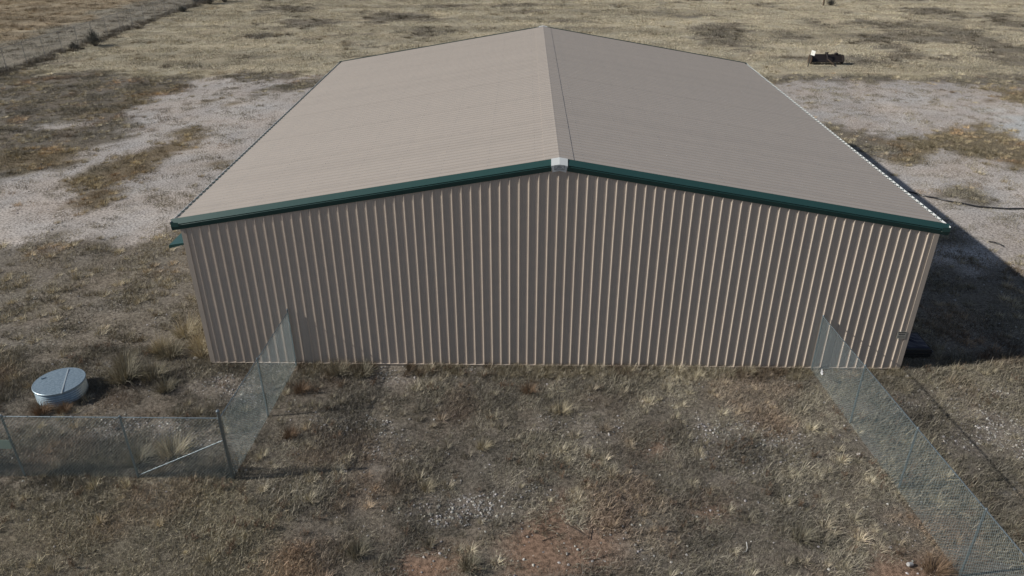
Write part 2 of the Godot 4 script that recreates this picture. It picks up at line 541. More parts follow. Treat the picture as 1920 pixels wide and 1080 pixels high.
func shrub_mesh(wide: float, tall: float, leaves: int) -> ArrayMesh:
	var b := MB.new()
	b.colored = true
	var tips: Array = []
	for k in 26:
		var a := rng.randf() * TAU
		var lean := rng.randf_range(0.0, 1.15)
		var d := Vector3(sin(lean) * cos(a), cos(lean), sin(lean) * sin(a))
		var e := d * Vector3(wide, tall, wide) * rng.randf_range(0.65, 1.0)
		b.tint = Color(0.8, 0.72, 0.62)
		b.tube([Vector3(cos(a), 0, sin(a)) * 0.08 + Vector3.DOWN * 0.05, e * 0.5 + Vector3(rng.randfn(), rng.randfn(), rng.randfn()) * 0.06, e], [0.022, 0.013, 0.005], 4, false)
		tips.append(e)
	for k in leaves:
		var e: Vector3 = tips[rng.randi() % tips.size()]
		var p := e * rng.randf_range(0.35, 1.0) + Vector3(rng.randfn(), rng.randfn(), rng.randfn()) * 0.13
		var d := (e.normalized() + Vector3(rng.randfn(), rng.randfn(), rng.randfn()) * 0.7).normalized()
		var f := rng.randf_range(0.5, 1.4)
		b.tint = Color(f, f, f)
		if p.y > 0.0: blade(b, p, d, rng.randf_range(0.10, 0.26), rng.randf_range(0.02, 0.045), 0.15, 1)
	return b.done()

func scatter(called: String, meshes: Array, m: Material, spots: Array) -> void:
	# spots: [position, turn, scale, colour, squash]; one MultiMesh per mesh variant
	for k in meshes.size():
		var mine: Array = []
		for i in range(k, spots.size(), meshes.size()): mine.append(spots[i])
		if mine.is_empty(): continue
		var mm := MultiMesh.new()
		mm.transform_format = MultiMesh.TRANSFORM_3D
		mm.use_colors = true
		mm.mesh = meshes[k]
		mm.instance_count = mine.size()
		for i in mine.size():
			var s: Array = mine[i]
			var bs := Basis(Vector3.UP, s[1]).scaled(Vector3(s[2], s[2] * s[4], s[2]))
			mm.set_instance_transform(i, Transform3D(bs, s[0]))
			mm.set_instance_color(i, s[3])
		var o := MultiMeshInstance3D.new()
		o.name = numbered(called)
		o.multimesh = mm
		o.material_override = m
		o.set_meta("kind", "stuff")
		add_child(o, true)

func inside_shed(x: float, z: float, margin := 0.0) -> bool:
	return absf(x) < HALF + margin and z < margin and z > -DEEP - margin

# ---------------------------------------------------------------- chain-link fences
func link_mesh(a: Vector3, b: Vector3, low: float, high: float, pitch: float, r: float) -> ArrayMesh:
	# two families of slanting wires between a and b, from low to high
	var m := MB.new()
	var l := Vector2(b.x - a.x, b.z - a.z).length()
	var d := Vector3(b.x - a.x, 0, b.z - a.z) / l
	var o := d.cross(Vector3.UP)
	var h := high - low
	for fam in 2:
		var s := -h
		while s < l:
			var u0 := s
			var y0 := 0.0
			var u1 := s + h
			var y1 := h
			if u0 < 0.0: y0 = -u0; u0 = 0.0
			if u1 > l: y1 = l - s; u1 = l
			if u1 - u0 > 0.01:
				var p := a + d * u0 + Vector3.UP * (low + (y0 if fam == 0 else h - y0)) + o * (r if fam == 0 else -r)
				var q := a + d * u1 + Vector3.UP * (low + (y1 if fam == 0 else h - y1)) + o * (r if fam == 0 else -r)
				m.tube([p, q], r, 3, false)
			s += pitch
	return m.done()

func post_mesh(h: float, r: float) -> ArrayMesh:
	var m := MB.new()
	m.lathe([Vector2(r, -0.1), Vector2(r, h), Vector2(r * 1.15, h), Vector2(r * 1.15, h + 0.03), Vector2(r * 0.7, h + 0.06), Vector2(0, h + 0.07)], 12)
	return m.done()

func bar(p: Vector3, q: Vector3, r: float, sides := 10) -> ArrayMesh:
	var m := MB.new()
	m.tube([p, q], r, sides)
	return m.done()

func bands(points: Array, r: float) -> ArrayMesh:
	# wire ties and clamps round a rail or a post
	var m := MB.new()
	for p in points: m.tube([p[0], p[1]], r, 6)
	return m.done()

# ---------------------------------------------------------------- ribbed metal sheets
func ribs_profile(from: float, to: float, centres: Array, tall: float) -> Array:
	# (place across, height out of the sheet) of a panel with its large and its small ribs
	var out := [Vector2(from, 0)]
	for k in centres.size():
		var c: float = centres[k]
		for t in [[-0.027, 0.0], [-0.013, tall], [0.013, tall], [0.027, 0.0]]:
			var u: float = c + t[0]
			if u > from + 0.002 and u < to - 0.002: out.append(Vector2(u, t[1]))
		for t in [0.105, 0.2]:
			for w in [[-0.016, 0.0], [-0.005, 0.004], [0.005, 0.004], [0.016, 0.0]]:
				var u: float = c + t + w[0]
				if u > from + 0.002 and u < to - 0.002: out.append(Vector2(u, w[1]))
	out.append(Vector2(to, 0))
	return out

func build_shed() -> void:
	var tan_tex := noise_tex(0.012, Color(0.965, 0.96, 0.955), Color(1, 0.99, 0.98), 5, 512, false, 0, 11)
	var dent := noise_tex(0.006, Color.BLACK, Color.WHITE, 3, 512, true, 3.0, 12)
	var roof_m: Array = []
	var wall_m: Array = []
	for k in 4:
		var f: float = [0.985, 1.0, 1.015, 0.97][k]
		roof_m.append(grained(lin(0.366 * f, 0.332 * f, 0.300 * f), 0.48, 0.0, tan_tex, 5.0, dent, 0.10))
		wall_m.append(grained(lin(0.530 * f, 0.466 * f, 0.404 * f), 0.45, 0.0, tan_tex, 4.0, dent, 0.12))
	var trim_m := grained(lin(0.42, 0.370, 0.322), 0.45, 0.0, tan_tex, 3.0)
	var green := grained(lin(0.021, 0.070, 0.067), 0.36, 0.0, tan_tex, 2.0, dent, 0.10)
	var white := grained(lin(0.66, 0.70, 0.72), 0.38, 0.0, tan_tex, 2.0)
	var shed := thing("metal_shed", "long tan ribbed metal shed with low gable roof and dark green trim", "shed")

	# front and back walls: 3 ft sheets with three ribs each
	var pitch := 0.305
	var first := -11.90
	for face in 2:
		var z := 0.0 if face == 0 else -DEEP + 0.05
		var s := 1.0 if face == 0 else -1.0
		for k in 27:
			var from := -HALF + 0.02 if k == 0 else first + (3 * k - 0.5) * pitch
			var to := HALF - 0.02 if k == 26 else first + (3 * k + 2.5) * pitch
			var cs := []
			for i in 3:
				var c := first + (3 * k + i) * pitch
				if c < HALF - 0.12: cs.append(c)
			if k == 26: cs = [first + 78 * pitch, first + 79 * pitch - 0.06] if false else [first + 78 * pitch]
			var low := []
			var top := []
			for p in ribs_profile(from, to, cs, 0.032):
				var y := EAVE - 0.10 + SLOPE * (HALF - absf(p.x))
				low.append(Vector3(p.x, 0.06, z + s * (0.004 + p.y)))
				top.append(Vector3(p.x, y, z + s * (0.004 + p.y)))
			var b := MB.new()
			if face == 1:
				low.reverse(); top.reverse()
			b.loft([low, top])
			put("wall_panel", b.done(), wall_m[(k * 7 + face) % 4 if k % 5 else 1], shed)
	# side walls
	var side_pitch := DEEP / 81.0
	for face in 2:
		var s := -1.0 if face == 0 else 1.0
		var shared: Array = []
		for k in 27:
			var cs := []
			for i in 3: cs.append((i + 0.5) * side_pitch)
			var low := []
			var top := []
			for p in ribs_profile(0.0, 3.0 * side_pitch, cs, 0.032):
				low.append(Vector3(s * (HALF + p.y), 0.06, -p.x))
				top.append(Vector3(s * (HALF + p.y), EAVE - 0.08, -p.x))
			if shared.is_empty():
				var b := MB.new()
				if face == 0:
					low.reverse(); top.reverse()
				b.loft([low, top])
				shared.append(b.done())
			var o := put("side_panel", shared[0], wall_m[k % 4], shed)
			o.position.z = -k * 3.0 * side_pitch + 0.0
	# corner trims and base trims
	for sx in [-1.0, 1.0]:
		for sz in [0.0, -DEEP + 0.05]:
			var o := 1.0 if sz == 0.0 else -1.0
			var b := MB.new()
			b.box(Vector3(sx * HALF - (0.13 if sx > 0 else 0.0), 0.05, sz + (0.0 if o > 0 else -0.036)), Vector3(sx * HALF + (0.13 if sx < 0 else 0.0), EAVE - 0.09, sz + (0.036 if o > 0 else 0.0)))
			b.box(Vector3(sx * HALF - (0.0 if sx > 0 else 0.036), 0.05, sz + (-0.13 if o > 0 else -0.036)), Vector3(sx * HALF + (0.036 if sx > 0 else 0.0), EAVE - 0.09, sz + (0.0362 if o > 0 else 0.13)))
			put("corner_trim", b.done(), trim_m, shed)
	for face in 2:
		var z := 0.0 if face == 0 else -DEEP + 0.05
		var s := 1.0 if face == 0 else -1.0
		var b := MB.new()
		var p := []
		for q in [[0.0, 0.075], [0.05, 0.062], [0.05, 0.05], [0.022, 0.045], [0.022, -0.12], [0.0, -0.12]]:
			p.append(Vector3(-HALF + 0.01, q[1], z + s * q[0]))
		var p2 := []
		for q in p: p2.append(Vector3(HALF - 0.01, q.y, q.z))
		if s > 0: b.loft([p2, p])
		else: b.loft([p, p2])
		put("base_trim", b.done(), trim_m, shed)

	# roof sheets: each spans from the eave to the ridge, three ribs wide
	var roof_from := -0.045
	var rp := (DEEP + 0.02) / 81.0
	var run := HALF + 0.15
	var nrm := Vector2(-SLOPE, 1.0).normalized()          # of the left slope, in x and y
	for sx in [-1.0, 1.0]:
		var shared: Array = []
		for k in 27:
			if shared.is_empty():
				var cs := []
				for i in 3: cs.append((i + 0.5) * rp)
				var a := []
				var b2 := []
				for p in ribs_profile(-0.012, 3.0 * rp, cs, 0.022):
					var off: Vector3 = Vector3(sx * -nrm.x, nrm.y, 0) * p.y
					a.append(Vector3(sx * run, EAVE, -p.x) + off)
					b2.append(Vector3(sx * 0.02, RIDGE - SLOPE * 0.02, -p.x) + off)
				var b := MB.new()
				if sx < 0: b.loft([b2, a])
				else: b.loft([a, b2])
				shared.append(b.done())
			var o := put("roof_panel", shared[0], roof_m[(k * 5 + (1 if sx > 0 else 0)) % 4 if k % 3 == 0 else 1], shed)
			o.position = Vector3(0, 0.0008 * ((k * 3) % 4), roof_from - k * 3.0 * rp)
	# ridge caps, formed over the ribs
	var cap_mesh: ArrayMesh = null
	for k in 27:
		if cap_mesh == null:
			var cs := []
			for i in 3: cs.append((i + 0.5) * rp)
			var secs := [[], [], [], [], [], [], []]
			for p in ribs_profile(-0.02, 3.0 * rp, cs, 0.022):
				var t := 0
				for q in [[-0.462, -0.004], [-0.46, 0.013], [-0.06, 0.014], [0.0, 0.016], [0.06, 0.014], [0.46, 0.013], [0.462, -0.004]]:
					secs[t].append(Vector3(q[0], RIDGE - SLOPE * absf(q[0]) + q[1] + p.y, -p.x))
					t += 1
			var b := MB.new()
			secs.reverse()
			b.loft(secs)
			cap_mesh = b.done()
		var o := put("ridge_cap", cap_mesh, roof_m[(k * 3) % 4 if k % 4 == 0 else 1], shed)
		o.position = Vector3(0, 0.0012 * (k % 3), roof_from - k * 3.0 * rp)
	# roof screws in rows over the purlins
	var screw := MB.new()
	screw.lathe([Vector2(0.011, 0.0), Vector2(0.011, 0.003), Vector2(0.006, 0.004), Vector2(0.006, 0.010), Vector2(0, 0.010)], 6)
	var mm := MultiMesh.new()
	mm.transform_format = MultiMesh.TRANSFORM_3D
	mm.mesh = screw.done()
	mm.instance_count = 81 * 16
	for k in 81:
		for i in 16:
			var sx := -1.0 if i < 8 else 1.0
			var d := 0.75 + (i % 8) * 1.5
			var off: Vector3 = Vector3(sx * -nrm.x, nrm.y, 0) * 0.024
			mm.set_instance_transform(k * 16 + i, Transform3D(Basis.IDENTITY, Vector3(sx * d, RIDGE - SLOPE * d + 0.003, roof_from - (k + 0.5) * rp) + off))
	var sc := MultiMeshInstance3D.new()
	sc.name = "roof_screw"
	sc.multimesh = mm
	sc.material_override = plain(lin(0.5, 0.5, 0.5), 0.35, 0.4)
	sc.set_meta("kind", "stuff")
	shed.add_child(sc, true)

	# rake trims along the four gable edges: a sloping upper face, a groove, a steeper lower face
	for face in 2:
		var z := 0.0 if face == 0 else -DEEP + 0.05
		var s := 1.0 if face == 0 else -1.0
		for sx in [-1.0, 1.0]:
			var prof := [[-0.065, 0.036], [-0.065, 0.050], [-0.050, 0.057], [0.070, -0.105], [0.040, -0.116], [0.040, -0.136], [0.066, -0.140], [0.074, -0.148], [0.074, -0.158], [0.038, -0.310], [0.005, -0.316], [-0.010, -0.10], [-0.040, 0.0]]
			var secs := []
			var ends := [HALF + 0.315, 0.245]
			for e in 2:
				var row := []
				for q in prof:
					row.append(Vector3(sx * ends[e], RIDGE - SLOPE * ends[e] + q[1], z + s * (q[0] - 0.0)))
				secs.append(row)
			var b := MB.new()
			if s * sx > 0: secs.reverse()
			b.loft(secs, true, true)
			put("rake_trim", b.done(), green, shed)
		# the pale metal box at the peak, with its stamped plate
		var box := put("peak_box", peak_mesh(z, s), white, shed)
		var rim := MB.new()
		var tilt := Transform3D(Basis(Vector3.RIGHT, s * 0.13), Vector3(0, RIDGE - 0.215, z + s * 0.078))
		for q in [[-0.155, -0.175, 0.155, -0.162], [-0.155, -0.035, 0.155, -0.022], [-0.155, -0.162, -0.142, -0.035], [0.142, -0.162, 0.155, -0.035]]:
			rim.box(Vector3(q[0], q[1] + 0.10, -0.010), Vector3(q[2], q[3] + 0.10, 0.010), tilt)
		put("stamped_frame", rim.done(), plain(lin(0.16, 0.18, 0.20), 0.45, 0.3), box)
		var emblem := MB.new()
		for q in [[-0.075, -0.105, 0.02, -0.085], [-0.05, -0.085, 0.055, -0.066], [0.02, -0.105, 0.075, -0.092], [-0.118, -0.143, -0.03, -0.128], [-0.02, -0.143, 0.05, -0.128], [0.06, -0.143, 0.118, -0.128]]:
			emblem.box(Vector3(q[0], q[1] + 0.104, -0.007), Vector3(q[2], q[3] + 0.104, 0.007), tilt)
		put("worn_emblem", emblem.done(), plain(lin(0.25, 0.27, 0.29), 0.45, 0.3), box)

	# gutters: green outside, white inside
	for sx in [-1.0, 1.0]:
		var z0 := 0.085
		var z1 := -DEEP - 0.05
		var out := [[HALF + 0.05, EAVE - 0.19], [HALF + 0.23, EAVE - 0.19], [HALF + 0.30, EAVE - 0.10], [HALF + 0.30, EAVE - 0.015]]
		var b := MB.new()
		var rows := [[], []]
		var inner := [[], []]
		b.box(Vector3(minf(sx * (HALF + 0.05), sx * (HALF + 0.30)), EAVE - 0.19, z0 + 0.001), Vector3(maxf(sx * (HALF + 0.05), sx * (HALF + 0.30)), EAVE - 0.04, z0 + 0.005))
		for e in 2:
			for q in out: rows[e].append(Vector3(sx * q[0], q[1], [z0, z1][e]))
			for q in [[HALF + 0.288, EAVE - 0.015], [HALF + 0.288, EAVE - 0.098], [HALF + 0.225, EAVE - 0.182], [HALF + 0.05, EAVE - 0.182]]: inner[e].append(Vector3(sx * q[0], q[1], [z0 - 0.003, z1][e]))
		if sx > 0: b.loft([rows[0], rows[1]])
		else: b.loft([rows[1], rows[0]])
		b.box(Vector3(minf(sx * (HALF + 0.05), sx * (HALF + 0.30)), EAVE - 0.19, z1 - 0.006), Vector3(maxf(sx * (HALF + 0.05), sx * (HALF + 0.30)), EAVE - 0.015, z1 - 0.002))
		var gut := put("gutter", b.done(), green, shed)
		var w := MB.new()
		if sx > 0: w.loft([inner[0], inner[1]])
		else: w.loft([inner[1], inner[0]])
		w.quad(Vector3(sx * (HALF + 0.288), EAVE - 0.015, z0), Vector3(sx * (HALF + 0.30), EAVE - 0.015, z0), Vector3(sx * (HALF + 0.30), EAVE - 0.015, z1), Vector3(sx * (HALF + 0.288), EAVE - 0.015, z1))
		put("gutter_lining", w.done(), white, gut)
		# added dark straps at each rib, standing in for rib shadows on the lining
		for k in range(1, 81):
			var st := MB.new()
			var z := roof_from - (k + 0.5) * rp
			st.bevel_box(Vector3(minf(sx * (HALF + 0.10), sx * (HALF + 0.295)), EAVE - 0.030, z - 0.016), Vector3(maxf(sx * (HALF + 0.10), sx * (HALF + 0.295)), EAVE - 0.008, z + 0.016), 0.003)
			put("rib_shadow_strap", st.done(), green, gut)

	# flat green canopy on the left wall
	var cn := put("door_canopy", canopy_mesh(), green, shed)
	for k in 3:
		var z := -1.6 - k * 3.0
		put("canopy_brace", bar(Vector3(-HALF - 0.03, 3.35, z), Vector3(-HALF - 1.0, 4.13, z), 0.02), green, cn)

	# a small notice riveted on the front wall
	var nt := thing("wall_notice", "small pale notice plate fixed low on the shed's right front corner", "sign", Vector3(11.93, 1.44, 0.045))
	var pb := MB.new()
	pb.bevel_box(Vector3(-0.15, -0.14, -0.004), Vector3(0.15, 0.14, 0.004), 0.003)
	put("plate", pb.done(), plain(lin(0.34, 0.33, 0.29), 0.6), nt)
	var marks := MB.new()
	for q in [[-0.13, 0.085, 0.13, 0.125], [-0.10, 0.005, -0.055, 0.05], [-0.045, 0.005, 0.0, 0.05], [0.01, 0.005, 0.05, 0.05], [0.06, 0.005, 0.11, 0.05], [-0.12, -0.085, 0.12, -0.055]]:
		marks.box(Vector3(q[0], q[1], 0.0035), Vector3(q[2], q[3], 0.006))
	put("faded_print", marks.done(), plain(lin(0.05, 0.05, 0.05), 0.7), nt)

func peak_mesh(z: float, s: float) -> ArrayMesh:
	var b := MB.new()
	# section across z and y, carried from the left edge over the peak to the right edge
	var secs := []
	for e in [[-0.255, 1.0], [-0.25, 1.0], [0.0, 1.0], [0.25, 1.0], [0.255, 1.0]]:
		var x: float = e[0]
		var y := RIDGE - SLOPE * absf(x)
		var row := []
		for q in [[-0.08, 0.045], [-0.06, 0.066], [-0.03, 0.068], [0.085, -0.105], [0.090, -0.12], [0.062, -0.335], [0.005, -0.335], [-0.04, -0.1]]:
			row.append(Vector3(x * (1.0 - (0.18 if q[1] < -0.2 else 0.0)), y + q[1], z + s * q[0]))
		secs.append(row)
	if s > 0: secs.reverse()
	else: pass
	secs.reverse()
	b.loft(secs, true, true)
	return b.done()

func canopy_mesh() -> ArrayMesh:
	var b := MB.new()
	var sec := [[-HALF - 0.02, 4.36], [-HALF - 1.05, 4.20], [-HALF - 1.07, 4.17], [-HALF - 1.07, 4.08], [-HALF - 1.04, 4.08], [-HALF - 1.03, 4.15], [-HALF - 0.02, 4.31]]
	var rows := []
	for z in [-0.95, -8.5]:
		var row := []
		for q in sec: row.append(Vector3(q[0], q[1], z))
		rows.append(row)
	b.loft(rows, true, true)
	return b.done()

# ---------------------------------------------------------------- _ready
func _ready() -> void:
	rng.seed = 20240
	wob.seed = 3; wob.frequency = 0.11; wob.fractal_octaves = 3
	mid.seed = 4; mid.frequency = 0.33; mid.fractal_octaves = 4
	big.seed = 5; big.frequency = 0.045; big.fractal_octaves = 3
	rel.seed = 6; rel.frequency = 0.13; rel.fractal_octaves = 3

	# camera
	var cam := Camera3D.new()
	cam.name = "camera"
	cam.fov = rad_to_deg(2.0 * atan(540.0 / 1404.35))
	cam.near = 0.1
	cam.far = 3000.0
	var pit := 0.4921
	var yaw := -0.0161
	var axes: Array[Vector3] = []
	for q in [Vector3(1, 0, 0), Vector3(0, 1, 0), Vector3(0, 0, -1)]:
		var y: float = sin(pit) * q.z + cos(pit) * q.y
		var z: float = cos(pit) * q.z - sin(pit) * q.y
		axes.append(Vector3(cos(yaw) * q.x - sin(yaw) * z, y, sin(yaw) * q.x + cos(yaw) * z))
	cam.transform = Transform3D(Basis(axes[0], axes[1], -axes[2]), Vector3(-1.106, 15.0375, 22.192))
	add_child(cam)
	cam.current = true

	# sky, sun, exposure
	var sky_m := ProceduralSkyMaterial.new()
	sky_m.sky_top_color = Color(0.40, 0.46, 0.55)
	sky_m.sky_horizon_color = Color(0.64, 0.66, 0.69)
	sky_m.sky_curve = 0.15
	sky_m.ground_bottom_color = Color(0.30, 0.27, 0.23)
	sky_m.ground_horizon_color = Color(0.45, 0.43, 0.40)
	sky_m.sun_angle_max = 2.0
	var sky := Sky.new()
	sky.sky_material = sky_m
	var env := Environment.new()
	env.background_mode = Environment.BG_SKY
	env.sky = sky
	env.background_energy_multiplier = 0.95
	env.tonemap_mode = Environment.TONE_MAPPER_LINEAR
	env.tonemap_exposure = 1.0
	env.sdfgi_enabled = true
	env.ssao_enabled = true
	env.ssil_enabled = true
	var we := WorldEnvironment.new()
	we.name = "world"
	we.environment = env
	add_child(we)
	var sun := DirectionalLight3D.new()
	sun.name = "sun"
	sun.light_color = Color(1.0, 0.975, 0.935)
	sun.light_energy = 1.6
	sun.light_angular_distance = 0.8
	sun.shadow_enabled = true
	sun.directional_shadow_max_distance = 250.0
	add_child(sun)
	sun.look_at_from_position(Vector3.ZERO, Vector3(1.0, -0.66, -0.142), Vector3.UP)

	# large structure
	lay_zones()
	lay_ground(ground_material())
	build_shed()
	build_fences()
	build_objects()
	grow()

func build_fences() -> void:
	var steel := grained(lin(0.28, 0.33, 0.36), 0.40, 0.8, noise_tex(0.03, Color(0.8, 0.8, 0.8), Color(1, 1, 1), 4, 256, false, 0, 21), 0.7)
	var wire := plain(lin(0.36, 0.47, 0.50), 0.42, 0.4)
	var high := 2.18
	# left fence: from the shed to a corner post, then away to the left
	var f := thing("chain_link_fence", "galvanised chain-link fence turning a corner left of the shed's front wall", "fence")
	var a := Vector3(-9.15, 0, 0.10)
	var c := Vector3(-9.40, 0, 5.90)
	var e := Vector3(-24.4, 0, 5.95)
	for k in 2:
		put("post", post_mesh(high if k else high + 0.08, 0.030), steel, f).position = a.lerp(c, k * 0.5)
	put("post", post_mesh(high + 0.22, 0.046), steel, f).position = c
	for k in 5:
		put("post", post_mesh(high, 0.030), steel, f).position = c.lerp(e, [0.183, 0.402, 0.6, 0.8, 1.0][k])
	put("top_rail", bar(a + Vector3.UP * high, c + Vector3.UP * high, 0.0175), steel, f)
	put("top_rail", bar(c + Vector3.UP * high, e + Vector3.UP * high, 0.0175), steel, f)
	put("brace_rail", bar(c + Vector3.UP * 1.42, c.lerp(e, 0.178) + Vector3.UP * 0.12, 0.020), steel, f)
	var off := Vector3(0.032, 0, 0)
	put("chain_link_mesh", link_mesh(a + off, c + off, 0.04, high + 0.03, 0.095, 0.0021), wire, f)
	off = Vector3(0, 0, 0.032)
	put("chain_link_mesh", link_mesh(c + off, e + off, 0.04, high + 0.03, 0.095, 0.0021), wire, f)
	put("tension_bar", bar(c + Vector3(-0.02, 0.05, 0.055), c + Vector3(-0.02, high, 0.055), 0.008, 6), steel, f)
	var ties := []
	for k in 10: ties.append([a.lerp(c, k / 10.0 + 0.05) + Vector3(-0.012, high - 0.024, 0), a.lerp(c, k / 10.0 + 0.05) + Vector3(-0.012, high + 0.03, 0.01)])
	for k in 24: ties.append([c.lerp(e, k / 24.0 + 0.02) + Vector3(0, high - 0.024, 0.02), c.lerp(e, k / 24.0 + 0.02) + Vector3(0.01, high + 0.028, 0)])
	for y in [0.25, 0.8, 1.4, 1.95]: ties.append([c + Vector3(0, y, 0), c + Vector3(0, y + 0.03, 0)])
	var tie := put("wire_tie", bands(ties, 0.012), steel, f)
	tie.set_meta("kind", "stuff")
	# right fence: one straight run towards the camera
	var g := thing("chain_link_fence", "straight run of galvanised chain-link fence leaving the shed's front wall on the right", "fence")
	a = Vector3(9.10, 0, 0.10)
	e = Vector3(10.0, 0, 12.0)
	for k in 5: put("post", post_mesh(high, 0.030), steel, g).position = a.lerp(e, k * 0.25)
	put("top_rail", bar(a + Vector3.UP * high, e + Vector3.UP * high, 0.0175), steel, g)
	put("chain_link_mesh", link_mesh(a + Vector3(-0.032, 0, 0), e + Vector3(-0.032, 0, 0), 0.04, high + 0.03, 0.095, 0.0021), wire, g)
	ties = []
	for k in 20: ties.append([a.lerp(e, k / 20.0 + 0.03) + Vector3(-0.012, high - 0.024, 0), a.lerp(e, k / 20.0 + 0.03) + Vector3(-0.012, high + 0.03, 0.01)])
	tie = put("wire_tie", bands(ties, 0.012), steel, g)
	tie.set_meta("kind", "stuff")
	# far fence along the left edge of the field
	var h := thing("chain_link_fence", "distant chain-link fence with a top rail along the left edge of the field", "fence")
	a = Vector3(-49.0, 0, -26.0)
	e = Vector3(-47.9, 0, -111.4)
	var dull := plain(lin(0.22, 0.215, 0.21), 0.6, 0.3)
	for k in 29: put("post", post_mesh(2.05, 0.026), dull, h).position = a.lerp(e, k / 28.0)
	put("top_rail", bar(a + Vector3.UP * 2.05, e + Vector3.UP * 2.05, 0.018, 6), dull, h)
	put("chain_link_mesh", link_mesh(a + Vector3(-0.05, 0, 0), e + Vector3(-0.05, 0, 0), 0.05, 2.05, 0.0715, 0.0013), plain(lin(0.20, 0.20, 0.20), 0.5, 0.3), h)
	# plate on the left fence, cut by the edge of the picture
	var p := thing("fence_plate", "blank grey-green plate wired to the left fence beside its second post", "sign", Vector3(-15.62, 1.28, 6.02))
	var b := MB.new()
	b.bevel_box(Vector3(-0.23, -0.16, -0.003), Vector3(0.23, 0.16, 0.004), 0.002)
	put("plate", b.done(), grained(lin(0.30, 0.38, 0.35), 0.5, 0.1, noise_tex(0.04, Color(0.75, 0.78, 0.75), Color(1, 1, 1), 4, 256, false, 0, 22), 0.4), p)
	b = MB.new()
	for x in [-0.2, 0.2]:
		for y in [-0.13, 0.13]: b.tube([Vector3(x, y, 0.003), Vector3(x, y, 0.010)], 0.008, 6)
	put("wire_tie", b.done(), steel, p)
	# litter caught in the right fence
	var scrap := MB.new()
	var rows := []
	for i in 6:
		var row := []
		for j in 6: row.append(Vector3(rng.randfn(0, 0.018), 0.22 - j * 0.042 + rng.randfn(0, 0.012), -0.10 + i * 0.04 + rng.randfn(0, 0.012)))
		rows.append(row)
	scrap.loft(rows)
	var s := put("plastic_scrap", scrap.done(), plain(lin(0.50, 0.51, 0.53), 0.5))
	s.scale = Vector3.ONE * 0.75
	s.position = Vector3(9.08, 0.42, 0.95)
	tag(s, "crumpled white plastic scrap caught low in the right fence near the wall", "litter")

